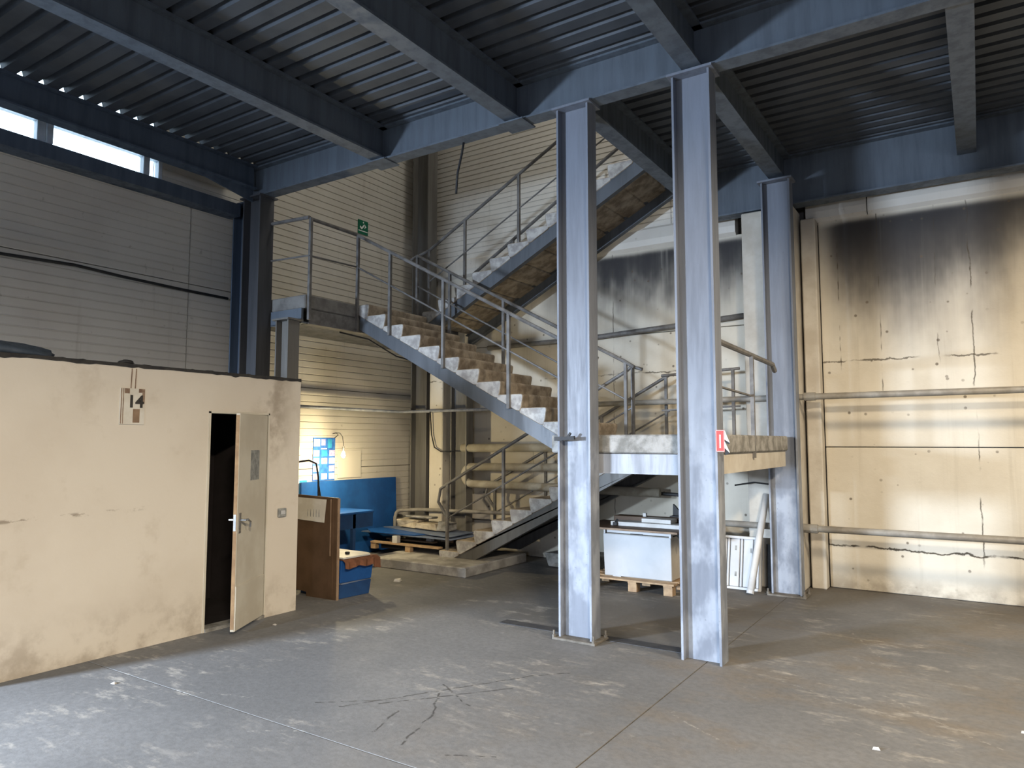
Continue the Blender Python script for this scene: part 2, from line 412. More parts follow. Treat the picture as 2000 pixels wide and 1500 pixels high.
# ------------------------------------------------------------------ walls
def ribbed(along, face, out, a0, a1, z0, z1, name, parent, pitch=.0933, depth=.011, mat='panel'):
    """sandwich panel: grooves run along the wall; face plane at 'face', outward sign 'out'"""
    prof = [(-.08, z0)]
    g = .007; n = max(1, round((z1-z0)/pitch)); p = (z1-z0)/n
    prof.append((-.004, z0)); prof.append((0, z0+g))
    for i in range(1, n):
        z = z0+p*i
        prof += [(0, z-g*1.3), (-depth, z-g*.4), (-depth, z+g*.4), (0, z+g*1.3)]
    prof += [(0, z1-g), (-.004, z1), (-.08, z1)]
    if along == 'y': fn = lambda x, z, t: (face+out*x, t, z)
    else: fn = lambda x, z, t: (t, face+out*x, z)
    mb = MB(); k = len(prof)
    vs = [fn(x, z, a0) for x, z in prof]+[fn(x, z, a1) for x, z in prof]
    mb.add(vs, [(i, i+1, k+i+1, k+i) for i in range(k-1)] + [(0, k, 2*k-1, k-1)])
    return build(name, mb, mat, parent)

wl = thing('wall_left', 'left wall of pale ribbed sandwich panels', 'wall', (UL, 0, 0), kind='structure')
rows = [.0, .15, 1.27, 2.39, 3.51, 4.60]
for a0, a1 in ((-13, -1.1), (-1.094, 4.9), (4.906, 8.9)):
    for z0, z1 in zip(rows[:-1], rows[1:]):
        ribbed('y', UL, 1, a0, a1, z0+.004, z1-.004, 'wall_panel', wl)
for z0, z1 in ((4.60, 5.75), (5.75, 6.87), (6.87, 8.0), (8.0, 9.1)):
    ribbed('y', UL, 1, 4.53, 8.9, z0+.004, z1-.004, 'wall_panel', wl)
for z0, z1 in ((4.90, 5.06), (6.2, 7.6), (7.6, 9.1)):
    ribbed('y', UL, 1, -13, 4.522, z0+.004, z1-.004, 'wall_panel', wl)
build('backing', MB().box(-8, UL-.09, -13, 9.2, 0, 4.59).box(-8, UL-.09, 4.55, 9.2, 4.59, 9.1).box(-8, UL-.09, -13, 4.55, 6.22, 9.1), 'void', wl)

wb = thing('wall_back', 'back wall of stained concrete panels below pale ribbed cladding', 'wall', (0, VB, 0), kind='structure')
CT = 4.24
def cpanel(x0, x1, z0, z1, dy=0):
    g = .0045
    build('concrete_panel', MB().box(x0+g, x1-g, VB+dy, VB+.25, z0+g, z1-g), 'wall', wb, bevel=.007)
for x0, x1, lv in ((-7.6, -1.9, (0, .47, 1.585, 3.085, CT)), (-1.5, 4.4, (0, 1.585, CT)), (4.4, 9, (0, 1.585, CT))):
    for i, (z0, z1) in enumerate(zip(lv[:-1], lv[1:])): cpanel(x0, x1, z0, z1, .004*((i*7+int(x0*3)) % 3-1))
build('backing', MB().box(-8, 9, VB+.1, VB+.35, 0, 9.1), 'joint', wb)
for x0, x1 in ((-7.7, -5.2), (-5.19, -2.45), (-1.62, -.97), (-.96, 1.9), (1.91, 9)):
    prof = [(0, CT-.02), (-.05, CT+.02), (-.06, CT+.10), (-.045, CT+.24), (-.02, CT+.27), (.15, CT+.27), (.15, CT-.02)]
    build('flashing', MB().prism(prof, x0, x1, lambda y, z, t: (t, VB+y, z)), 'panel', wb)
zr = [CT+.265, 5.53, 6.65, 7.77, 9.1]
for a0, a1 in ((-7.7, -3.3), (-3.294, .6), (.606, 9)):
    for z0, z1 in zip(zr[:-1], zr[1:]): ribbed('x', VB, -1, a0, a1, z0+.004, z1-.004, 'wall_panel', wb, pitch=.0785)

tag(build('wall_front', MB().box(-8, -6.5, -11.2, -11, 0, 9.1).box(-4.9, 9, -11.2, -11, 0, 9.1).box(-6.5, -4.9, -11.2, -11, 3.0, 9.1), 'panel'), 'front wall behind the camera with an open gate', 'wall', kind='structure')
tag(build('wall_right', MB().box(9, 9.3, -13, 9.2, 0, 9.1), 'panel'), kind='structure')
tag(build('trim_2', MB().box(-8.2, 9.3, -13.3, 9.3, 9.1, 9.3), 'panel'), 'roof above the upper storey', 'roof', kind='structure')

# ------------------------------------------------------------------ windows in the left wall
w1 = thing('window_1', 'narrow strip window high on the left wall', 'window', (UL, 2, 4.6), kind='structure')
def wbox(par, y0, y1, z0, z1, nm='frame'): return build(nm, MB().box(UL-.09, UL+.015, y0, y1, z0, z1), 'frame', par, bevel=.006)
wbox(w1, -13, 4.52, 4.602, 4.655); wbox(w1, -13, 4.52, 4.862, 4.898)
for y0, y1 in ((4.475, 4.52), (4.30, 4.372), (3.21, 3.29), (3.30, 3.36), (1.5, 1.62), (-.2, -.1), (-2, -1.9), (-4, -3.9), (-13, -12.9)):
    wbox(w1, y0, y1, 4.655, 4.862, 'mullion')
for y0, y1 in ((4.372, 4.475), (3.36, 4.30), (1.62, 3.21), (-.1, 1.5), (-1.9, -.2), (-3.9, -2), (-12.9, -4)):
    build('pane', MB().box(UL-.06, UL-.052, y0, y1, 4.655, 4.862), 'glass', w1)
w2 = thing('window_2', 'strip window of the upper storey above the deck', 'window', (UL, 2, 5.08), kind='structure')
for z0, z1 in ((5.065, 5.10), (6.16, 6.195)): wbox(w2, -13, 4.52, z0, z1)
ys = [-13, -8, -5, -3, -1, .9, 2.7, 4.52]
for y in ys: wbox(w2, max(y-.04, -13), min(y+.04, 4.52), 5.10, 6.16, 'mullion')
for y0, y1 in zip(ys[:-1], ys[1:]): build('pane', MB().box(UL-.06, UL-.052, y0+.04, y1-.04, 5.10, 6.16), 'glass', w2)

# ------------------------------------------------------------------ steel frame
def ibeam(name, label, p0, p1, hdir, h, b, mat, tw=.012, tf=.018, cat='beam', group=None):
    p0, p1, hd = V3(p0), V3(p1), V3(hdir)
    t = thing(name, label, cat, p0, group)
    build('web', MB().bar(p0, p1, tw, h-2*tf, hd), mat, t)
    for s in (1, -1):
        off = hd*(s*(h-tf)/2); build('flange', MB().bar(p0+off, p1+off, b, tf, hd), mat, t)
    return t
BZ, DZ = 4.6, 4.97           # underside of beams, underside of deck
def column(x, y, ztop, label, mat='column', h=.31, b=.16, base=True, cap=True, hdir=(1, 0, 0), z0=0.02):
    t = ibeam('steel_column', label, (x, y, z0), (x, y, ztop-.02), hdir, h, b, mat, cat='column')
    if cap: build('cap_plate', MB().box(x-h/2-.03, x+h/2+.03, y-b/2-.03, y+b/2+.03, ztop-.02, ztop), mat, t)
    if base:
        build('base_plate', MB().box(x-h/2-.04, x+h/2+.05, y-b/2-.05, y+b/2+.05, 0, z0), 'baseplate', t, bevel=.004)
        for sx in (-1, 1):
            for sy in (-1, 1):
                px, py = x+sx*(h/2+.03), y+sy*(b/2+.03)
                build('anchor_bolt', MB().tube([(px, py, z0), (px, py, z0+.02)], .018, 6).tube([(px, py, z0+.015), (px, py, z0+.055)], .009, 6), 'baseplate', t)
    return t
column(-2.88, 5.45, BZ, 'grey steel column with whitish patches carrying the left front corner of the low landing')
column(-1.815, 5.45, BZ, 'nearest grey steel column, the one bearing the folded red sign', base=False, z0=0)
column(-1.80, 8.2, BZ-.03, 'grey steel column by the back wall behind the white pole')
column(-7.24, 5.45, BZ, 'dark steel column at the left wall where the upper landing railing ends', 'darkcol', .32, .2)
column(-7.60, 5.56, BZ, 'dark narrow steel post tight against the left wall panels', 'beamdark', .24, .24)
column(-6.62, 5.42, 3.05, 'short steel post under the front corner of the upper landing', 'greycol', .22, .16)
column(-7.32, 8.66, 9.0, 'tall grey steel column in the corner of the two clad walls', 'greycol', .32, .22)
column(-6.53, 8.62, 3.02, 'short steel post beside the concrete pier under the upper landing', 'greycol', .30, .16)

mb_ = ibeam('main_beam', 'long dark blue steel beam over the two front columns', (-7.42, 5.45, (BZ+DZ)/2), (9, 5.45, (BZ+DZ)/2), (0, 0, 1), DZ-BZ, .16, 'beam')
for x in (-5.2, -3.5):
    build('splice_plate', MB().box(x-.13, x+.13, 5.33, 5.57, BZ-.013, BZ), 'beam', mb_)
zc = (BZ+.02+DZ)/2; hh = DZ-BZ-.02
for x, lb in ((-5.2, 'dark steel ceiling beam nearest the strip window'), (-3.5, 'dark steel ceiling beam meeting the main beam between the upper landing and the white patched column'),
              (-1.8, 'dark steel ceiling beam running from overhead to the column with the red sign'), (0, 'dark steel ceiling beam in front of the main beam, outside the picture at right'), (1.75, 'dark steel ceiling beam over the right of the hall')):
    ibeam('ceiling_beam', lb, (x, -13, zc), (x, 5.44, zc), (0, 0, 1), hh, .16, 'beam')
for x, lb in ((-2.88, 'dark steel beam from the white patched column to the back wall along the stair opening'), (-1.8, 'dark steel beam joining the red sign column to the column by the back wall'), (.01, 'pale grey steel beam crossing the deck at the far right'), (1.8, 'steel beam beyond the right edge of the picture')):
    ibeam('cross_beam', lb, (x, 5.46, zc), (x, 8.60, zc), (0, 0, 1), hh, .17, 'beam')
ce_ = ibeam('edge_beam', 'dark navy steel beam along the left wall above the strip window', (-7.25, -11, (4.68+DZ)/2), (-7.25, 5.37, (4.68+DZ)/2), (0, 0, 1), DZ-4.68, .16, 'beamdark')
bb = ibeam('rear_beam', 'dark steel beam along the back wall with drip marks', (-2.96, 8.62, (4.38+DZ)/2), (9, 8.62, (4.38+DZ)/2), (0, 0, 1), DZ-4.38, .2, 'beam')
build('triangle_plate', MB().prism([(4.55, 4.685), (5.365, 4.685), (5.365, 4.535)], -7.26, -7.24, lambda y, z, q: (q, y, z)), 'beamdark', ce_)  # dark triangular plate below the beam at the column
build('light_block', MB().box(-7.765, -7.32, -11, 5.4, DZ+.002, DZ+.010), 'beamdark', ce_)  # unseen plate added to stop window light falling through the gap
g = thing('wall_girt', 'dark steel girt just below the strip window', 'girt', (-7.64, 0, 4.42))
build('web', MB().box(-7.56, -7.55, -11, 5.42, 4.425, 4.572), 'beamdark', g)
for z in (4.425, 4.56): build('flange', MB().box(-7.765, -7.56, -11, 5.42, z, z+.012), 'beamdark', g)

# ------------------------------------------------------------------ profiled deck
ce = thing('ceiling', 'profiled steel deck of the mezzanine seen from below', 'ceiling', (0, 0, DZ), kind='structure')
def deck(x0, x1, y0, y1):
    P = .178; n = int((y1-y0)/P); mb = MB(); prof = []
    y = y0
    for i in range(n+1):
        for dy, dz in ((0, 0), (.112, 0), (.116, .055), (.162, .055)):
            if y+dy <= y1: prof.append((y+dy, DZ+.001+dz))
        y += P
    prof.append((y1, prof[-1][1]))
    k = len(prof)
    mb.add([(x0, a, z) for a, z in prof]+[(x1, a, z) for a, z in prof], [(i, i+1, k+i+1, k+i) for i in range(k-1)])
    build('deck_sheet', mb, 'deck', ce)
xs = [-7.205, -5.2, -3.5, -1.8, 0, 1.75, 9]
for x0, x1 in zip(xs[:-1], xs[1:]): deck(x0+.002, x1-.002, -13, 5.45)
xs = [-2.95, -1.8, .01, 1.8, 9]
for x0, x1 in zip(xs[:-1], xs[1:]): deck(x0+.002, x1-.002, 5.452, 8.89)
build('topping', MB().box(-7.21, 9, -13, 5.55, DZ+.058, DZ+.13).box(-2.97, 9, 5.55, 8.88, DZ+.058, DZ+.13), 'underlay', ce)

# ------------------------------------------------------------------ concrete piers
t = tag(build('concrete_pier', MB().box(-2.28, -1.69, 8.5, 8.895, 0, 4.36), 'pilaster', bevel=.012), 'bluish concrete pier behind the column at the back wall', 'pier')
tag(build('concrete_pier', MB().box(-1.66, -1.50, 8.72, 8.893, 0, 4.24), 'pilaster', bevel=.012), 'narrow tan concrete pier at the left end of the right hand wall panels', 'pier')
tag(build('concrete_pier', MB().box(-7.06, -6.80, 8.5, 8.893, 0, 3.0), 'wall', bevel=.012), 'pale concrete pier in the corner between two steel posts', 'pier')

# ------------------------------------------------------------------ landings
L1, L2 = 3.356, 1.705
t = thing('stair_landing', 'upper concrete stair landing at the left wall, below the green sign', 'landing', (-7.1, 7, 3.02))
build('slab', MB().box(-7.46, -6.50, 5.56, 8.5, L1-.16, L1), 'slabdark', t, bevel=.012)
build('edge_beam', MB().box(-7.06, -6.52, 5.53, 5.56, L1-.33, L1-.165).box(-7.06, -6.5, 5.53, 5.62, L1-.34, L1-.325), 'beam', t)
build('edge_beam', MB().box(-6.52, -6.505, 5.63, 8.4, L1-.33, L1-.165).box(-6.6, -6.47, 5.60, 8.4, L1-.345, L1-.33), 'rail', t)
build('soffit', MB().box(-7.46, -6.53, 5.63, 8.4, L1-.315, L1-.295), 'darkcol', t)
t = thing('stair_landing', 'lower concrete stair landing between the two front columns', 'landing', (-2.5, 7, 1.38))
build('slab', MB().prism([(-3.2, 5.545), (-1.73, 5.545), (-1.73, 8.06), (-2.02, 8.06), (-2.02, 8.45), (-3.2, 8.45)], L2-.155, L2, lambda x, y, z: (x, y, z)), 'rough', t, bevel=.012)
build('edge_beam', MB().box(-3.0, -1.76, 5.555, 5.575, 1.39, L2-.16).box(-3.0, -1.76, 5.55, 5.64, 1.38, 1.392), 'whitesteel', t)
build('edge_beam', MB().box(-1.775, -1.755, 5.65, 8.05, 1.385, L2-.157), 'pilaster', t)
build('edge_beam', MB().box(-3.15, -3.13, 5.60, 8.4, 1.385, L2-.157), 'stringer', t)

# ------------------------------------------------------------------ stair flights
PROF = [(.012, 0), (-.006, -.012), (-.008, -.035), (.010, -.135), (.030, -.186), (.075, -.180), (.325, -.050), (.325, 0)]
def step_mesh(sgn, w):
    """one precast step, nose at the origin; s runs up the flight"""
    mb = MB(); mb.prism(PROF, 0, w, lambda s, z, t: (sgn*s, t, z))
    me = bpy.data.meshes.new('step'); me.from_pydata([tuple(p) for p in mb.v], [], mb.f); me.materials.append(M['step']); me.materials.append(M['stepend'])
    me.polygons[0].material_index = 1; me.polygons[1].material_index = 1
    bm = bmesh.new(); bm.from_mesh(me); bmesh.ops.recalc_face_normals(bm, faces=bm.faces)
    bmesh.ops.bevel(bm, geom=bm.edges[:], offset=.007, segments=1, affect='EDGES'); bm.to_mesh(me); bm.free()
    return me
def flight(label, v0, width, sgn, x0, z0, run, rise, n, ends, mat='stringer'):
    """n steps from the lowest nose (x0, z0); sgn = +1 climbs to +x"""
    t = thing('stair_flight', label, 'stairs', (x0, v0, z0-.2)); org = ORG[t.name]
    me = step_mesh(sgn, width)
    for k in range(n):
        o = bpy.data.objects.new('step', me); COL.objects.link(o); o.parent = t
        o.location = V3((x0+sgn*run*k, v0+random.uniform(-.006, .006), z0+rise*k)) - org
        o.rotation_euler = (0, 0, random.uniform(-.004, .004))
    sl = rise/run
    zl = lambda x: z0+(x-x0)*sgn*sl
    a, e = ends
    for y in (v0+.012, v0+width-.022):
        mb = MB()
        poly = [(a, zl(a)-.205), (e, zl(e)-.205), (e, zl(e)-.395), (a, max(zl(a)-.395, .125 if z0 < 1 else -9))]
        if z0 < 1: poly = [(a, .125), (a, zl(a)-.205), (e, zl(e)-.205), (e, zl(e)-.395), (a+.42*sgn, .125)]
        mb.prism(poly, y, y+.01, lambda x, z, q: (x, q, z))
        s_in = 1 if y < v0+.1 else -1
        for off in (-.212, -.388):
            aa = a if z0 > 1 else a+.15*sgn if off > -.3 else a+.45*sgn
            mb.bar((aa, y+.005+s_in*.035, zl(aa)+off), (e, y+.005+s_in*.035, zl(e)+off), .07, .012)
        build('stringer', mb, mat, t)
    return t
flight('lowest stair flight rising from the floor plinth to the low landing', 7.6, 1.1, 1, -6.12, .205, .2835, .15, 10, (-5.95, -3.2), 'shadedstringer')
flight('middle stair flight rising leftwards from the low landing to the upper landing', 6.4, 1.12, -1, -3.48, 1.855, .2828, .1501, 11, (-3.21, -6.47))
flight('top stair flight rising to the right from the upper landing to the deck', 7.6, 1.1, 1, -6.46, 3.452, .2865, .15, 11, (-6.46, -3.0))
tag(build('stair_plinth', MB().box(-6.9, -5.28, 7.06, 8.46, 0, .122), 'slab', bevel=.012), 'low concrete plinth under the foot of the lowest flight', 'plinth')

# ------------------------------------------------------------------ railings
def railing(label, hand, mid, posts, r=.021, mat='rail', extra=()):
    t = thing('stair_railing', label, 'railing', (posts[0][0], posts[0][1], posts[0][2]))
    build('handrail', MB().tube(hand, r, 8), mat, t, smooth=False)
    for m in mid: build('mid_rail', MB().tube(m, .011, 6), mat, t)
    for x, y, z0, z1 in posts: build('post', MB().bar((x, y, z0), (x, y, z1), .034, .034, (0, 1, 0)), mat, t)
    return t
# middle flight, front
h = lambda x: 4.255-.533*(x+6.5)
railing('front railing of the middle flight turning along the upper landing to the wall column',
        [(-7.36, 5.52, 4.285), (-6.44, 5.545, 4.255), (-6.46, 5.60, 4.25), (-6.5, 6.38, 4.255), (-5.1, 6.385, h(-5.1)), (-3.15, 6.385, h(-3.15))],
        [[(-7.40, 5.52, 3.83), (-6.43, 5.545, 3.80), (-6.5, 6.385, 3.845), (-5.1, 6.385, h(-5.1)-.41), (-3.15, 6.385, h(-3.15)-.41)]],
        [(-6.43, 5.565, 3.05, 4.25), (-6.49, 6.385, 3.02, 4.25), (-5.94, 6.385, 2.93, h(-5.94)), (-5.11, 6.385, 2.48, h(-5.11)), (-4.21, 6.385, 2.0, h(-4.21)), (-3.26, 6.385, 1.6, h(-3.26))])
h2 = lambda x: 4.228-.5375*(x+6.463)
railing('back railing of the middle flight, ending at the inner corner of the low landing',
        [(-6.55, 7.46, 4.17), (-6.463, 7.49, 4.228), (-3.36, 7.49, h2(-3.36)), (-3.24, 7.49, h2(-3.24)-.01)],
        [[(-6.463, 7.49, 3.80), (-3.33, 7.49, h2(-3.33)-.43)]],
        [(-6.46, 7.49, 3.3, 4.22), (-5.887, 7.49, 2.9, h2(-5.887)), (-5.018, 7.49, 2.44, h2(-5.018)), (-4.15, 7.49, 1.98, h2(-4.15)), (-3.345, 7.49, 1.6, h2(-3.345))])
h3 = lambda x: 4.32+.528*(x+6.367)
railing('front railing of the top flight climbing past the green sign',
        [(-6.56, 7.62, 4.26), (-6.367, 7.63, 4.32), (-3.05, 7.63, h3(-3.05))],
        [[(-6.367, 7.63, 3.87), (-3.05, 7.63, h3(-3.05)-.46)]],
        [(-6.36, 7.63, 3.37, 4.32), (-5.74, 7.63, 3.55, h3(-5.74)), (-4.873, 7.63, 4.05, h3(-4.873)), (-4.0, 7.63, 4.5, h3(-4.0)), (-3.15, 7.63, 4.9, h3(-3.15))])
h5 = lambda x: 4.20+.59*(x+6.3)
railing('back handrail of the top flight close to the clad wall',
        [(-6.35, 8.64, 4.17), (-3.05, 8.64, h5(-3.05))], [],
        [(-5.62, 8.64, 3.72, h5(-5.62)), (-4.3, 8.64, 4.4, h5(-4.3)), (-3.2, 8.64, 5.0, h5(-3.2))], r=.024)
h4 = lambda x: 1.075+.5284*(x+6.018)
railing('front railing of the lowest flight with a bent lower end',
        [(-6.03, 7.63, .66), (-6.165, 7.63, .836), (-6.13, 7.63, 1.01), (-6.018, 7.63, 1.075), (-3.40, 7.63, h4(-3.40)), (-3.33, 7.63, h4(-3.34)+.02), (-3.20, 7.63, h4(-3.34)-.02)],
        [[(-6.014, 7.63, .625), (-3.33, 7.63, h4(-3.33)-.46)]],
        [(-6.01, 7.63, .07, 1.075), (-5.108, 7.63, .42, h4(-5.108)), (-4.2, 7.63, .9, h4(-4.2)), (-3.32, 7.63, 1.4, h4(-3.32))])
h6 = lambda x: 1.072+.53*(x+5.92)
railing('back railing of the lowest flight close to the wall pipes',
        [(-5.93, 8.62, .70), (-6.08, 8.62, .88), (-6.05, 8.62, .98), (-5.92, 8.62, 1.072), (-3.26, 8.62, h6(-3.26))],
        [[(-5.92, 8.62, .62), (-3.26, 8.62, h6(-3.26)-.45)]],
        [(-5.92, 8.62, .26, 1.07), (-5.066, 8.62, .60, h6(-5.066)), (-4.2, 8.62, 1.0, h6(-4.2)), (-3.3, 8.62, 1.45, h6(-3.3))])
railing('right railing of the low landing seen beside the red sign column',
        [(-1.76, 5.56, 2.47), (-1.76, 7.60, 2.44), (-1.765, 7.72, 2.38)], [[(-1.76, 5.56, 2.10), (-1.76, 6.74, 2.07)]],
        [(-1.745, 5.72, 1.5, 2.47), (-1.745, 6.74, 1.5, 2.45)], r=.024)
railing('rear railing of the low landing in front of the back wall',
        [(-3.28, 8.42, 2.46), (-2.32, 8.42, 2.50)], [[(-3.28, 8.42, 2.03), (-2.32, 8.42, 2.06)]],
        [(-3.05, 8.42, 1.6, 2.46), (-2.4, 8.42, 1.6, 2.49)], r=.018)

# ------------------------------------------------------------------ room built into the left of the hall
PU = -5.7
wr = thing('wall_partition', 'cream plastered wall of the built-in room', 'wall', (PU, 2, 0), kind='structure')
mb = MB().box(PU-.12, PU, 2.0, 3.85, 0, 2.25).box(PU-.12, PU, 3.85, 4.475, 1.905, 2.25).box(PU-.12, PU, 4.475, 4.85, 0, 2.25)
build('front_face', mb, 'plaster', wr)
build('end_wall', MB().box(-7.72, PU-.121, 4.73, 4.849, 0, 2.25), 'plaster', wr)
build('near_wall', MB().box(-7.72, PU-.121, 2.001, 2.12, 0, 2.25), 'plaster', wr)
build('shade_lining', MB().box(-6.9, -6.85, 2.2, 4.7, 0, 2.2).box(-6.85, PU-.13, 4.69, 4.72, 0, 2.2).box(-6.85, PU-.13, 2.2, 2.22, 0, 2.2).box(-6.85, PU-.13, 2.2, 4.7, .001, .012).box(-6.85, PU-.13, 2.2, 4.7, 2.18, 2.2), 'void', wr)  # near-black inner boxes added to paint in the shade behind the door
build('roof_board', MB().box(-7.72, PU-.02, 2.0, 4.84, 2.252, 2.275), 'soot', wr)
mb = MB(); pts = []
n = 60
for i in range(n+1):
    y = 1.99+2.863*i/n; pts.append((y, 2.25-abs(random.gauss(.0, .007)), 2.266+random.uniform(0, .012)))
vs = [(PU+.006, y, a) for y, a, c in pts]+[(PU+.004, y, c) for y, a, c in pts]+[(PU-.35, y, c) for y, a, c in pts]+[(PU-.0, y, a) for y, a, c in pts]
k = n+1
mb.add(vs, [(i, i+1, k+i+1, k+i) for i in range(n)]+[(k+i, k+i+1, 2*k+i+1, 2*k+i) for i in range(n)])
build('roofing_felt', mb, 'soot', wr)
# hump of felt at the left end, small lump further on
def mound(name, cx, cy, z, rx, ry, rz, mat, label, cat):
    mb = MB(); R, S = 7, 14; vs = []; fs = []
    for i in range(R+1):
        for j in range(S):
            a = PI/2*i/R; q = 2*PI*j/S; w = 1+.14*math.sin(3*q+i)
            vs.append((cx+rx*w*math.cos(a)*math.cos(q), cy+ry*w*math.cos(a)*math.sin(q), z+rz*math.sin(a)))
    for i in range(R):
        for j in range(S): fs.append((i*S+j, i*S+(j+1) % S, (i+1)*S+(j+1) % S, (i+1)*S+j))
    fs.append(tuple(range(S))[::-1]); mb.add(vs, fs)
    return tag(build(name, mb, mat, smooth=True), label, cat)
mound('felt_bundle', -5.98, 2.25, 2.28, .22, .46, .105, 'beamdark', 'rounded dark felt bundle on the partition roof at the left edge', 'felt')
mound('felt_scrap', -5.76, 3.12, 2.28, .05, .06, .03, 'soot', 'small dark felt scrap on the partition top above the number board', 'felt')

d1 = thing('door_1', 'pale painted door standing ajar in the cream partition', 'door', (PU, 4.475, .03), kind='structure')
build('frame', MB().box(PU-.11, PU+.006, 3.835, 3.856, 0, 1.915).box(PU-.11, PU+.006, 4.468, 4.482, 0, 1.915).box(PU-.11, PU+.006, 3.835, 4.482, 1.90, 1.92), 'doorpaint', d1)
build('threshold', MB().box(PU-.12, PU+.02, 3.856, 4.468, 0, .03), 'rough', d1)
an = math.radians(30); H = V3((PU, 4.465, 0)); dd = V3((math.sin(an), -math.cos(an), 0)); nn = V3((math.cos(an), math.sin(an), 0))
def leafbox(s0, s1, n0, n1, z0, z1):
    vs = []
    for z in (z0, z1):
        for s, q in ((s0, n0), (s1, n0), (s1, n1), (s0, n1)): p = H+dd*s+nn*q; vs.append((p.x, p.y, z))
    return MB().add(vs, [(0,1,2,3), (4,5,6,7), (0,1,5,4), (1,2,6,5), (2,3,7,6), (3,0,4,7)])
lf = build('leaf', leafbox(.01, .615, -.036, .0, .03, 1.895), 'doorpaint', d1, bevel=.003)
build('kick_panel', leafbox(.015, .61, .0, .006, .035, .41), 'doorpaint', lf)
build('edge_strip', leafbox(.6152, .618, -.034, -.004, .05, 1.88), 'pallet', lf)
p = H+dd*.57+nn*.006
hd = build('door_handle', MB().tube([p+V3((0,0,.97)), p+nn*.05+V3((0,0,.97)), p+nn*.055+V3((0,0,.972))-dd*.03, p+nn*.05-dd*.10+V3((0,0,.945)), p+nn*.04-dd*.12+V3((0,0,.90))], .010, 8), 'chrome', lf)
build('back_plate', leafbox(.55, .59, .0, .008, .86, 1.03), 'chrome', lf)
p = H+dd*.57-nn*.036
build('door_handle', MB().tube([p+V3((0,0,.97)), p-nn*.05+V3((0,0,.97)), p-nn*.05-dd*.1+V3((0,0,.965))], .010, 8), 'chrome', lf)
build('lock_case', leafbox(.6178, .622, -.03, -.008, .88, 1.02), 'chrome', lf)
tag(build('notice', leafbox(.18, .37, .0005, .002, 1.30, 1.57), 'greypaper'), 'small grey notice sheet taped to the open door', 'notice')

# number board on the partition
sb = thing('number_board', 'brown and white board numbered 14 on the cream partition', 'sign', (PU, 3.13, 1.78))
build('board', MB().box(PU+.001, PU+.010, 3.045, 3.245, 1.785, 2.075), 'paper', sb)
for y0, y1, z0, z1 in ((3.078, 3.118, 2.032, 2.073), (3.192, 3.243, 2.042, 2.073), (3.222, 3.243, 1.955, 2.041)):
    build('brown_patch', MB().box(PU+.010, PU+.0115, y0, y1, z0, z1), 'signbrown', sb)
build('beige_patch', MB().box(PU+.010, PU+.0112, 3.15, 3.205, 1.80, 1.91), 'brownedge', sb)
for y in (3.050, 3.066): build('edge_strip', MB().box(PU+.010, PU+.012, y, y+.006, 1.79, 2.073), 'signbrown', sb)
build('numeral', text_mesh('14', .135, (PU+.013, 3.168, 1.965), (0, 1, 0), (0, 0, 1), .0015), 'ink', sb)
for y in (3.13, 3.165): build('hanger', MB().bar((PU+.004, y, 2.075), (PU+.004, y+.004, 2.235), .006, .005, (1, 0, 0)), 'signbrown', sb)
sk = thing('wall_switch', 'small grey switch box on the cream partition right of the door', 'switch', (PU, 4.645, .93))
build('box', MB().box(PU, PU+.028, 4.60, 4.69, .925, 1.005), 'greypaper', sk, bevel=.004)
build('rocker', MB().box(PU+.028, PU+.036, 4.62, 4.67, .945, .985), 'white', sk, bevel=.003)

# ------------------------------------------------------------------ pipes and cables
def pipe(name, label, pts, r, mat, n=10, cat='pipe', joints=()):
    t = thing(name, label, cat, pts[0])
    build('run', MB().tube(pts, r, n), mat, t, smooth=True)
    for a, b in joints: build('collar', MB().tube([a, b], r*1.35, n), mat, t)
    return t
pipe('wall_pipe', 'upper grey pipe along the back wall right of the column', [(-4.6, 8.42, 2.13), (-2.3, 8.42, 2.14), (9, 8.42, 2.165)], .034, 'pipe', joints=[((-1.62, 8.42, 2.143), (-1.5, 8.42, 2.144))])
pipe('wall_pipe', 'lower grey pipe along the back wall near the floor', [(-2.9, 8.42, .70), (-1.7, 8.42, .70), (9, 8.42, .74)], .036, 'pipe', joints=[((-1.75, 8.42, .70), (-1.52, 8.42, .70))])
pipe('wall_conduit', 'dark conduit on the sooty wall under the top flight', [(-6.2, 8.84, 3.06), (-4.5, 8.84, 3.075), (-3.2, 8.84, 3.14), (-2.35, 8.84, 3.19)], .036, 'rail', cat='conduit')
fat = .058
pipe('heating_pipe', 'topmost thick lagged pipe behind the lowest flight', [(-6.5, 8.6, 1.55), (-4.8, 8.6, 1.565), (-3.4, 8.6, 1.57)], .06, 'lagging', 12)
ub = arc((-6.33, 8.6, 1.15), (-1, 0, 0), (0, 0, 1), .125, PI/2, -PI/2, 8)
pipe('heating_pipe', 'thick lagged pipe making a U turn behind the lowest flight', [(-3.4, 8.6, 1.31), (-6.2, 8.6, 1.275)]+ub+[(-6.2, 8.6, 1.025), (-3.4, 8.6, 1.005)], fat, 'lagging', 12)
pipe('heating_pipe', 'thin pale pipe rising from the rubble and running along the wall', [(-7.55, 8.3, .12), (-7.55, 8.3, .5)]+arc((-7.47, 8.34, .52), (-.894, -.447, 0), (0, 0, 1), .08, 0, PI/2, 5)+[(-7.2, 8.44, .615), (-6.95, 8.46, .62), (-4.9, 8.46, .66)], .028, 'pipe')
pipe('heating_pipe', 'thin pale pipe along the left wall and behind the corner column', [(-7.62, 6.3, 2.12), (-7.62, 8.42, 2.11), (-7.5, 8.47, 2.11), (-5.4, 8.47, 2.11)], .022, 'whitesteel')
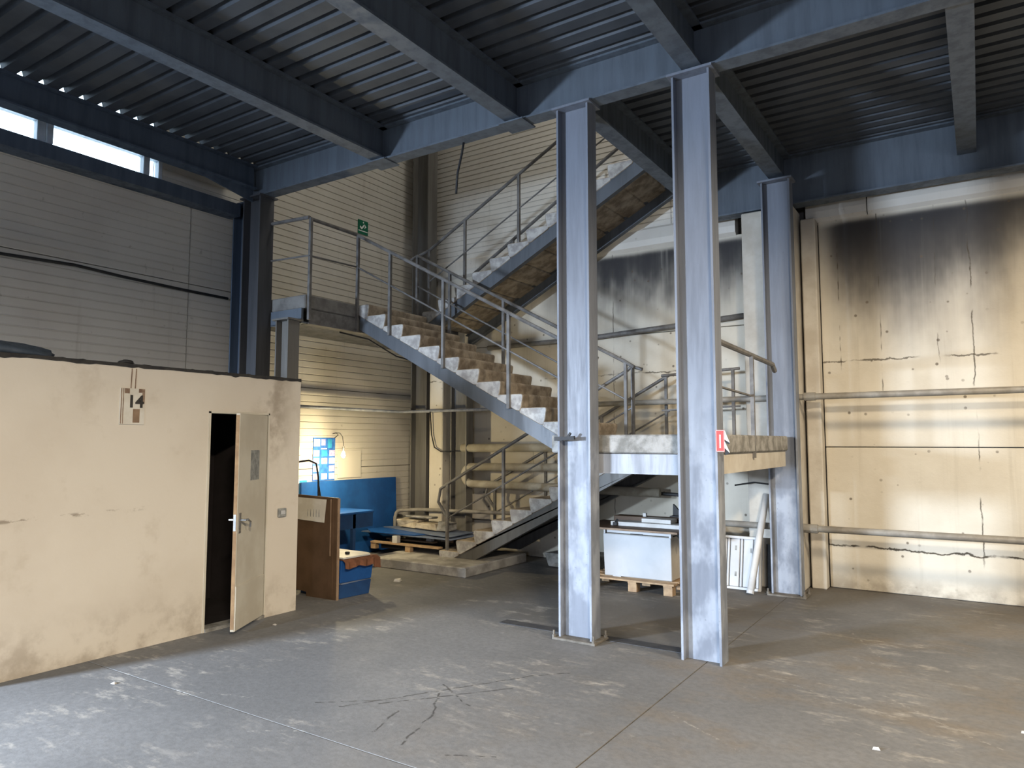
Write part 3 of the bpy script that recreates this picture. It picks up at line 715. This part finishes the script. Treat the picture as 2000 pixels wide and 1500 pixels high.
pipe('bent_pipe', 'dark pipe with a downward elbow behind the white box', [(-3.62, 8.7, .98), (-3.45, 8.7, .99), (-3.22, 8.7, .985)]+arc((-3.22, 8.7, .905), (0, 0, 1), (1, 0, 0), .08, 0, PI/2, 5)+[(-3.14, 8.7, .55)], .022, 'black')
def cable(label, pts, r=.011, name='cable'):
    return tag(build(name, MB().tube(pts, r, 6), 'black', smooth=True), label, 'cable')
cable('thick black cable running along the left wall above the partition', [(-7.72, -2, 3.42), (-7.72, 2.2, 3.43), (-7.71, 2.9, 3.425), (-7.71, 3.6, 3.455), (-7.71, 4.1, 3.43), (-7.72, 4.8, 3.415), (-7.72, 5.4, 3.41)], .016)
cable('short black cable hanging down from the main beam', [(-4.16, 5.5, 4.60), (-4.18, 5.5, 4.5), (-4.235, 5.5, 4.3), (-4.25, 5.5, 4.10)], .012)
cable('black cable drooping below the upper landing', [(-6.6, 6.2, 3.0), (-6.4, 6.5, 2.93), (-6.3, 6.9, 2.75), (-6.25, 7.3, 2.70), (-6.0, 7.7, 2.86)], .010)
cable('black cable dropping past the pale corner pier', [(-7.0, 8.45, 2.10), (-6.98, 8.46, 1.75), (-6.92, 8.46, 1.56), (-6.8, 8.46, 1.50), (-6.55, 8.46, 1.50)], .010)
cable('thin black cable arched on the grey pier under the low landing', [(-2.42, 8.46, 1.14), (-2.2, 8.46, 1.18), (-2.0, 8.46, 1.16), (-1.88, 8.46, 1.05)], .009)
cl = thing('pipe_clamp', 'black clamp on the white patched column beside the landing', 'clamp', (-3.03, 5.36, 1.66))
build('jaw', MB().box(-3.06, -2.98, 5.352, 5.368, 1.655, 1.69), 'black', cl); build('rod', MB().bar((-3.0, 5.355, 1.672), (-2.86, 5.345, 1.68), .02, .03), 'black', cl)
build('screw', MB().bar((-2.93, 5.35, 1.68), (-2.90, 5.35, 1.72), .018, .018), 'black', cl)

# ------------------------------------------------------------------ signs
ex = thing('exit_sign', 'green escape sign with a white running figure on the pale wall above the upper landing', 'sign', (UL+.004, 7.72, 4.82))
build('plate', MB().box(UL+.002, UL+.010, 7.625, 7.835, 4.80, 5.015), 'green', ex)
q = UL+.010
def flat(mb, poly, x0=q, th=.0015): return mb.prism(poly, x0, x0+th, lambda y, z, t: (t, y, z))
mb = MB()
flat(mb, [(7.66, 4.90), (7.70, 4.87), (7.73, 4.90), (7.76, 4.94), (7.745, 4.955), (7.70, 4.905), (7.67, 4.925)])
flat(mb, [(7.72, 4.985), (7.735, 5.0), (7.75, 4.985), (7.735, 4.965)])
flat(mb, [(7.755, 4.89), (7.80, 4.925), (7.755, 4.965), (7.77, 4.93)])
flat(mb, [(7.635, 4.842), (7.825, 4.842), (7.825, 4.856), (7.635, 4.856)])
build('figure', mb, 'signwhite', ex)
rs = thing('fire_sign', 'folded red and white fire sign on the nearest column', 'sign', (-1.655, 5.42, 1.56))
build('red_face', MB().box(-1.668, -1.602, 5.362, 5.367, 1.572, 1.735), 'red', rs)
build('white_mark', MB().box(-1.640, -1.630, 5.360, 5.362, 1.60, 1.70), 'signwhite', rs)
mb = MB()
for x0, x1, z0, z1 in ((-1.666, -1.604, 1.7305, 1.733), (-1.666, -1.604, 1.574, 1.577), (-1.666, -1.664, 1.574, 1.733), (-1.606, -1.604, 1.574, 1.733)): mb.box(x0, x1, 5.3605, 5.362, z0, z1)
build('white_border', mb, 'signwhite', rs)
mb = MB(); f3 = lambda x, z, t: (x, t, z)

for poly, y, mt in (([(-1.602, 1.735), (-1.565, 1.64), (-1.602, 1.665)], 5.364, 'signwhite'), ([(-1.602, 1.65), (-1.565, 1.565), (-1.602, 1.60)], 5.364, 'signwhite'),
                    ([(-1.602, 1.66), (-1.562, 1.638), (-1.575, 1.628), (-1.602, 1.64)], 5.368, 'black'), ([(-1.602, 1.60), (-1.568, 1.562), (-1.602, 1.545)], 5.368, 'black')):
    build('folded_flap', MB().prism(poly, y, y+.003, f3), mt, rs)

# ------------------------------------------------------------------ corner behind the partition
po = thing('wall_poster', 'bright blue picture poster on the left wall beside the hanging bulb', 'poster', (UL+.01, 7.03, 1.08))
PY0, PY1, PZ0, PZ1 = 6.845, 7.25, 1.10, 1.70
build('sheet', MB().box(UL+.004, UL+.009, PY0, PY1, PZ0, PZ1), 'poster_blue', po)
fw, fh = PY1-PY0, PZ1-PZ0
rnd = random.Random(3); cells = ('poster_white', 'poster_cyan', 'poster_lilac', 'poster_pink')
def cell(k, a, b_, c, d): build('picture', MB().box(UL+.009, UL+.0105, PY0+fw*a, PY0+fw*b_, PZ0+fh*c, PZ0+fh*d), k, po)
cell('poster_white', .02, .30, .80, .97); cell('poster_lilac', .36, .55, .82, .97); cell('poster_cyan', .66, .84, .76, .97)
cell('poster_white', .36, .62, .73, .76)
for r_, ks in enumerate((('poster_pink', 'poster_white', 'poster_white'), ('poster_white', 'poster_blue', 'poster_lilac'), ('poster_lilac', 'poster_pink', 'poster_white'), ('poster_white', 'poster_cyan', 'poster_lilac'))):
    z0 = .03+r_*.18
    for c_, k in enumerate(ks):
        if k in cells:
            y0 = (.02, .38, .73)[c_]; cell(k, y0, y0+(.26, .26, .25)[c_], z0, z0+.14)
sm = thing('wall_notice', 'small pale green and blue notice at the left of the poster', 'notice', (UL+.01, 6.6, .9))
build('sheet', MB().box(UL+.004, UL+.008, 6.45, 6.76, .86, 1.14), 'poster_white', sm)
build('picture', MB().box(UL+.008, UL+.0095, 6.62, 6.75, .90, 1.12), 'poster_cyan', sm)
BX, BY = -7.30, 6.97
lp = thing('hanging_bulb', 'bare bulb hanging on a thin wire beside the poster', 'lamp', (BX, BY, 1.42))
build('hook', MB().tube([(UL+.01, 7.2, 1.76), (UL+.08, 7.2, 1.77), (UL+.10, 7.22, 1.74), (UL+.05, 7.2, 1.70)], .006, 6), 'black', lp)
build('wire', MB().tube([(UL+.08, 7.2, 1.77), (-7.55, 7.14, 1.765), (BX-.03, BY+.01, 1.71), (BX, BY, 1.62), (BX, BY, 1.57)], .004, 6), 'black', lp)
build('socket', MB().tube([(BX, BY, 1.58), (BX, BY, 1.51)], .017, 8), 'black', lp)
mb = MB(); R = [(1.512, .012), (1.49, .022), (1.465, .029), (1.44, .025), (1.425, .01)]
mb.tube([(BX, BY, z) for z, r in R], [r for z, r in R], 10); build('bulb', mb, 'glow', lp, smooth=True)
l = bpy.data.lights.new('bulb_light', 'POINT'); l.energy = 84; l.color = (1, .82, .48); l.shadow_soft_size = .045
o = bpy.data.objects.new('bulb_light', l); COL.objects.link(o); o.location = (BX+.05, BY-.03, 1.44)
hs = thing('hanging_hose', 'dark cable bundle hooked on the wall above the brown board', 'cable', (-6.7, 5.6, 1.0))
build('loop', MB().tube([(-7.0, 5.95, 1.40), (-6.85, 5.98, 1.42), (-6.74, 6.0, 1.38), (-6.70, 6.0, 1.22), (-6.69, 6.0, 1.0), (-6.69, 6.0, .76)], .012, 6), 'black', hs)
build('loop', MB().tube([(-6.70, 6.0, 1.15), (-6.68, 6.02, 1.0), (-6.655, 6.02, .9), (-6.665, 6.02, .78)], .009, 6), 'black', hs)

tag(build('pale_board', MB().box(UL+.004, UL+.014, 7.30, 7.77, 1.12, 1.52), 'panel', bevel=.003), 'pale square board fixed to the wall right of the poster', 'board')
tag(build('blue_board', MB().add([(UL+.06, 6.62, .0), (UL+.06, 8.5, .0), (UL+.02, 8.5, 1.095), (UL+.02, 6.62, 1.095), (UL+.09, 6.62, .0), (UL+.09, 8.5, .0), (UL+.045, 8.5, 1.095), (UL+.045, 6.62, 1.095)],
   [(0,1,2,3), (4,5,6,7), (0,1,5,4), (1,2,6,5), (2,3,7,6), (3,0,4,7)]), 'blue', bevel=.004), 'large blue board leaning on the left wall below the poster', 'board')
bt = thing('work_table', 'low dark blue table against the blue board', 'table', (-7.3, 6.6, 0))
build('table_top', MB().box(-7.6, -6.98, 5.9, 7.26, .685, .715), 'blue', bt, bevel=.005)
build('apron', MB().box(-7.02, -6.99, 5.92, 7.24, .50, .684), 'bluedark', bt)
for x in (-7.56, -7.04):
    for y in (5.95, 6.87): build('leg', MB().box(x, x+.05, y, y+.05, 0, .684), 'bluedark', bt)
tag(build('cardboard_box', MB().box(-7.5, -7.1, 6.2, 6.75, 0, .36), 'brownedge', bevel=.006), 'brown cardboard box under the blue table', 'box')

kb = thing('brown_stand', 'tall brown hardboard panel standing at the end of the cream partition', 'stand', (-6.0, 5.36, 0))
vs = lambda d: [(-6.36, 5.34+d, .06), (-6.12, 5.345+d, .045), (-6.12, 5.345+d, 0), (-5.70, 5.36+d, 0), (-5.685, 5.36+d, 1.055), (-6.36, 5.33+d, 1.075)]
build('panel', MB().add(vs(0)+vs(.022), [(0,1,2,3,4,5), (11,10,9,8,7,6)]+[(i, (i+1) % 6, 6+(i+1) % 6, 6+i) for i in range(6)]), 'brown', kb)
build('batten', MB().box(-5.80, -5.735, 5.35, 5.358, .02, 1.05), 'brown', kb)
build('batten', MB().box(-5.775, -5.765, 5.343, 5.3505, .45, 1.04), 'brownedge', kb)
build('side_edge', MB().box(-5.685, -5.675, 5.36, 5.39, .0, 1.05), 'brownedge', kb)
nt = thing('notice_sheet', 'ruled paper notice pinned on top of the brown panel', 'notice', (-6.05, 5.34, .8))
build('sheet', MB().add([(-6.30, 5.322, .81), (-5.86, 5.339, .79), (-5.83, 5.339, 1.035), (-6.30, 5.322, 1.045), (-6.30, 5.325, .81), (-5.86, 5.342, .79), (-5.83, 5.342, 1.035), (-6.30, 5.325, 1.045)], [(0,1,2,3),(4,5,6,7),(0,1,5,4),(1,2,6,5),(2,3,7,6),(3,0,4,7)]), 'paper', nt)
mb = MB()
for i in range(5): mb.box(-6.11+i*.042, -6.10+i*.042, 5.329+i*.0016, 5.3305+i*.0016, .845, .925)
build('print', mb, 'greypaper', nt)
bc = thing('blue_crate', 'blue crate behind the brown panel at the partition end', 'crate', (-5.95, 5.6, 0))
build('lower_box', MB().add([(-6.3, 5.42, 0), (-5.70, 5.42, 0), (-5.66, 5.82, 0), (-6.3, 5.82, 0), (-6.3, 5.42, .15), (-5.69, 5.42, .15), (-5.65, 5.84, .15), (-6.3, 5.84, .15)], [(0,1,2,3),(4,5,6,7),(0,1,5,4),(1,2,6,5),(2,3,7,6),(3,0,4,7)]), 'bluedark', bc, bevel=.004)
build('rim', MB().box(-6.3, -5.672, 5.42, 5.845, .15, .162), 'greyblue', bc)
build('upper_box', MB().add([(-6.3, 5.42, .163), (-5.69, 5.42, .163), (-5.65, 5.84, .163), (-6.3, 5.84, .163), (-6.3, 5.42, .40), (-5.67, 5.42, .40), (-5.63, 5.86, .40), (-6.3, 5.86, .40)], [(0,1,2,3),(4,5,6,7),(0,1,5,4),(1,2,6,5),(2,3,7,6),(3,0,4,7)]), 'blue', bc, bevel=.004)
# cloth draped over the crate with a pale sheet on it
mb = MB(); n = 14; vs = []
for i in range(n+1):
    y = 5.41+.48*i/n; w = .008*math.sin(i*1.9)
    hem = .325-.012*math.sin(i*.9)-(.05 if i > n-3 else 0)
    vs += [(-6.3, y, .405), (-5.64+.02*i/n, y, .41), (-5.605+.03*i/n+w, y, .385), (-5.60+.03*i/n+w*1.5, y, hem)]
mb.add(vs, [(i*4+j, i*4+j+1, i*4+j+5, i*4+j+4) for i in range(n) for j in range(3)])
cw = tag(build('crate_cloth', mb, 'cloth'), 'brown cloth hanging over the edge of the blue crate', 'cloth')
sd = cw.modifiers.new('thickness', 'SOLIDIFY'); sd.thickness = .006
mb = MB().add([(-6.28, 5.425, .415), (-5.65, 5.425, .415), (-5.63, 5.80, .415), (-5.72, 5.86, .415), (-6.28, 5.86, .415), (-6.28, 5.425, .432), (-5.65, 5.425, .432), (-5.63, 5.80, .43), (-5.72, 5.86, .43), (-6.28, 5.86, .432)],
   [(4,3,2,1,0), (5,6,7,8,9)]+[(i, (i+1) % 5, 5+(i+1) % 5, 5+i) for i in range(5)])
tag(build('white_sheet', mb, 'whitewood'), 'white sheet lying on the cloth of the blue crate', 'sheet')
tag(build('black_lump', MB().box(-5.82, -5.77, 5.60, 5.64, .433, .46), 'black', bevel=.008), 'small black object on the white sheet', 'object')

# ------------------------------------------------------------------ rubble, sheets and pallet at the foot of the stairs
tag(build('shade_block', MB().box(-7.3, -6.25, 7.74, 8.3, .1225, .19), 'black'), 'black block put in as shade under the scrap pallet', 'board')  # black mass added in place of shade under the pallet
pt = thing('scrap_pallet', 'long scrap pallet under the bluish sheets at the stair foot', 'pallet', (-6.9, 8.0, .122))
for x0, x1, y, z in ((-7.4, -6.15, 7.62, .205), (-7.45, -6.55, 8.0, .205), (-7.45, -6.55, 8.35, .205)): build('runner', MB().box(x0, x1, y, y+.09, z, z+.022), 'pallet', pt)
for x, y in ((-7.0, 7.64), (-6.7, 8.02), (-7.3, 8.02), (-7.0, 8.37)): build('block', MB().box(x, x+.09, y, y+.07, .228, .325), 'whitewood', pt)
for x, y in ((-7.4, 7.63), (-6.75, 7.63), (-7.4, 8.02), (-7.4, 8.37), (-6.62, 8.37)): build('block', MB().box(x, x+.09, y, y+.07, .122, .204), 'pallet', pt)
def sheet(name, pts, z, th, mat, label):
    n = len(pts); mb = MB().add([(x, y, z+dz) for x, y, dz in pts]+[(x, y, z+dz+th) for x, y, dz in pts], [tuple(range(n))[::-1], tuple(range(n, 2*n))]+[(i, (i+1) % n, n+(i+1) % n, n+i) for i in range(n)])
    return tag(build(name, mb, mat), label, 'board')
sheet('scrap_board', [(-7.66, 7.70, .0), (-5.98, 7.66, .0), (-5.95, 8.35, .0), (-7.62, 8.48, .0)], .330, .012, 'greyblue', 'grey blue board lowest of the sheets at the stair foot')
sheet('scrap_board', [(-7.70, 7.86, .004), (-7.40, 7.63, .002), (-6.62, 7.68, .002), (-6.25, 8.40, .004), (-7.5, 8.45, .004)], .346, .009, 'blue', 'blue board on top of the sheets at the stair foot')
sheet('scrap_board', [(-7.6, 8.10, .0), (-6.35, 7.74, .0), (-6.02, 7.72, .0), (-6.06, 8.30, .0), (-7.3, 8.46, .0)], .361, .010, 'greyblue', 'grey offcut board over the blue board at the stair foot')
def lump(x0, x1, y0, y1, z0, z1, label, mat='rubble'):
    mb = MB().box(x0, x1, y0, y1, z0, z1)
    mb.v = [p+V3((random.uniform(-.03, .03), random.uniform(-.03, .03), random.uniform(0, .02) if p.z < (z0+z1)/2 else random.uniform(-.03, .01))) for p in mb.v]
    return tag(build('rubble_block', mb, mat, bevel=.012), label, 'rubble')
lump(-7.35, -6.95, 8.10, 8.34, .375, .50, 'pale broken block at the left on the scrap boards')
lump(-6.92, -6.52, 8.04, 8.30, .375, .47, 'pale broken block in the middle of the scrap boards')
lump(-6.50, -6.30, 8.02, 8.26, .375, .52, 'dark broken block by the post on the scrap boards', 'rough')
lump(-7.2, -6.7, 8.12, 8.30, .515, .56, 'flat dirty slab lying across the broken blocks', 'rough')
lump(-5.75, -5.6, 7.68, 7.85, .50, .60, 'small stone lying on a step of the lowest flight', 'rough') if False else None
lump(-4.85, -4.15, 8.25, 8.75, 0, .20, 'dark concrete block under the lowest flight by the back wall', 'rough')
tag(build('paper_scrap', MB().add([(-5.88, 6.45, .0), (-5.80, 6.47, .0), (-5.82, 6.53, .0), (-5.9, 6.52, .0), (-5.87, 6.46, .03), (-5.81, 6.48, .022), (-5.83, 6.52, .035), (-5.88, 6.51, .02)], [(0,1,2,3),(4,5,6,7),(0,1,5,4),(1,2,6,5),(2,3,7,6),(3,0,4,7)]), 'paper'), 'crumpled paper scrap on the floor before the plinth', 'paper')
for i, (x, y, lb) in enumerate(((-5.05, 2.72, 'tiny white paper bit on the floor near the partition'), (-5.42, 4.35, 'tiny white paper bit by the open door'), (-.56, 4.4, 'tiny pale bit on the floor at the right'), (.12, 5.1, 'tiny pale bit on the floor at the right edge'))):
    tag(build('paper_bit', MB().add([(x, y, 0), (x+.04, y+.005, 0), (x+.03, y+.03, 0), (x+.004, y+.02, .008), (x+.03, y+.012, .014)], [(0,1,2,3), (0,1,4), (1,2,4), (2,3,4), (3,0,4)]), 'whitewood'), lb, 'paper')

# ------------------------------------------------------------------ white chest on a pallet, boards on top
pl = thing('wooden_pallet', 'wooden pallet under the white metal chest', 'pallet', (-3.3, 7.85, 0))
for y in (7.44, 7.60, 7.76, 7.92, 8.08, 8.22): build('deck_board', MB().box(-3.86, -2.80, y, y+.11, .108, .126), 'pallet', pl)
for x in (-3.84, -3.33, -2.92): build('stringer_board', MB().box(x, x+.10, 7.44, 8.33, .09, .107), 'pallet', pl)
for x in (-3.84, -3.33, -2.92):
    for y in (7.45, 7.84, 8.22): build('block', MB().box(x, x+.10, y, y+.10, .0, .089), 'pallet', pl)
ch = thing('metal_chest', 'big white metal chest on the pallet between the two front columns', 'chest', (-3.25, 7.8, .127))
build('front', MB().add([(-3.665, 7.56, .13), (-2.865, 7.56, .135), (-2.865, 7.545, .60), (-3.675, 7.545, .60), (-3.665, 7.58, .13), (-2.865, 7.58, .135), (-2.865, 7.565, .60), (-3.675, 7.565, .60)], [(0,1,2,3),(4,5,6,7),(0,1,5,4),(1,2,6,5),(2,3,7,6),(3,0,4,7)]), 'white', ch, bevel=.005)
build('body', MB().box(-3.65, -2.875, 7.582, 8.2, .13, .60), 'pilaster', ch, bevel=.004)
build('upper_rail', MB().box(-3.64, -2.885, 7.575, 8.19, .612, .652), 'white', ch)
build('side_post', MB().box(-3.668, -3.650, 7.55, 7.60, .60, .65).box(-2.885, -2.862, 7.548, 7.60, .598, .652), 'white', ch)
build('slot', MB().box(-3.35, -3.20, 7.5725, 7.575, .606, .616), 'black', ch)
build('foot', MB().box(-3.56, -3.46, 7.55, 7.60, .127, .137), 'white', ch)
br = thing('brown_board', 'brown board lying across the white metal chest', 'board', (-3.3, 7.8, .655))
build('sheet', MB().box(-4.0, -2.76, 7.47, 8.24, .656, .674), 'brown', br)
build('front_edge', MB().box(-4.0, -2.76, 7.462, 7.469, .654, .675), 'brownedge', br)
build('bracket', MB().prism([(-2.86, .652), (-2.77, .652), (-2.77, .50)], 7.66, 7.70, lambda x, z, t: (x, t, z)), 'black', br)
def plank(x0, x1, y0, y1, z0, z1, mat, label): return tag(build('white_plank', MB().box(x0, x1, y0, y1, z0, z1), mat, bevel=.003), label, 'plank')
plank(-3.66, -2.80, 7.72, 7.92, .676, .722, 'whitewood', 'longest white plank on the brown board')
plank(-3.30, -2.95, 7.78, 7.98, .724, .768, 'whitewood', 'short white plank stacked on the longest white plank')
plank(-3.75, -2.86, 8.0, 8.18, .676, .76, 'brown', 'dark brown plank behind the white planks')
plank(-3.385, -3.345, 8.02, 8.06, .761, .805, 'whitewood', 'small white cube on the dark brown plank')
tag(build('tool_handle', MB().bar((-3.60, 7.70, .70), (-3.57, 7.72, .75), .02, .02).box(-3.62, -3.57, 7.69, 7.718, .680, .715), 'black'), 'small black latch at the left end of the white plank', 'latch')
tag(build('plastic_wedge', MB().prism([(-3.12, .77), (-3.0, .77), (-3.09, .88), (-3.115, .90)], 8.30, 8.34, lambda x, z, t: (x, t, z)).box(-3.12, -3.0, 8.2, 8.34, .677, .769), 'black'), 'black pointed piece behind the white planks', 'object')

# white louvred fitting and pole
lv = thing('metal_rack', 'white ribbed metal panel leaning on the back wall behind the column', 'panel', (-2.3, 8.4, 0))
def lean(x0, x1, z0, z1, t0=0, t1=.02):
    f = lambda x, z, t: (x, 8.22+.12*z/.56+t, z)
    return MB().add([f(x0, z0, t0), f(x1, z0, t0), f(x1, z1, t0), f(x0, z1, t0), f(x0, z0, t1), f(x1, z0, t1), f(x1, z1, t1), f(x0, z1, t1)], [(0,1,2,3),(4,5,6,7),(0,1,5,4),(1,2,6,5),(2,3,7,6),(3,0,4,7)])
build('back_plate', lean(-2.64, -2.10, .005, .57, .022, .03), 'greypaper', lv)
for z in (.005, .55): build('frame_rail', lean(-2.65, -2.09, z, z+.025, -.03, .02), 'white', lv)
for x in (-2.65, -2.112): build('frame_rail', lean(x, x+.022, .03, .549, -.03, .02), 'white', lv)
for x, w in ((-2.622, .026), (-2.588, .105), (-2.475, .026), (-2.441, .105), (-2.328, .026), (-2.294, .105), (-2.181, .026), (-2.147, .03)):
    build('slat', lean(x, x+w, .03, .549, -.01, .018), 'white', lv, bevel=.006)
mb = MB()
for x, z in ((-2.54, .18), (-2.53, .36), (-2.39, .42), (-2.385, .14), (-2.21, .10), (-2.22, .40), (-2.56, .47)):
    v = lean(x, x+.022, z, z+.05, -.012, -.0105); mb.add(v.v, v.f)
build('dirt_spot', mb, 'greypaper', lv)
pp = thing('white_pole', 'white round pole leaning against the pier behind the column', 'pole', (-2.15, 8.03, 0))
build('tube', MB().tube([(-2.155, 8.03, .04), (-2.06, 8.44, 1.05)], .038, 12), 'whitewood', pp, smooth=True)
build('end_cap', MB().tube([(-2.158, 8.018, .008), (-2.155, 8.03, .042)], .040, 12), 'white', pp)
tag(build('dark_panel', MB().box(-2.06, -1.98, 8.38, 8.40, .01, .50), 'black'), 'narrow dark panel between the white ribbed panel and the column', 'panel')
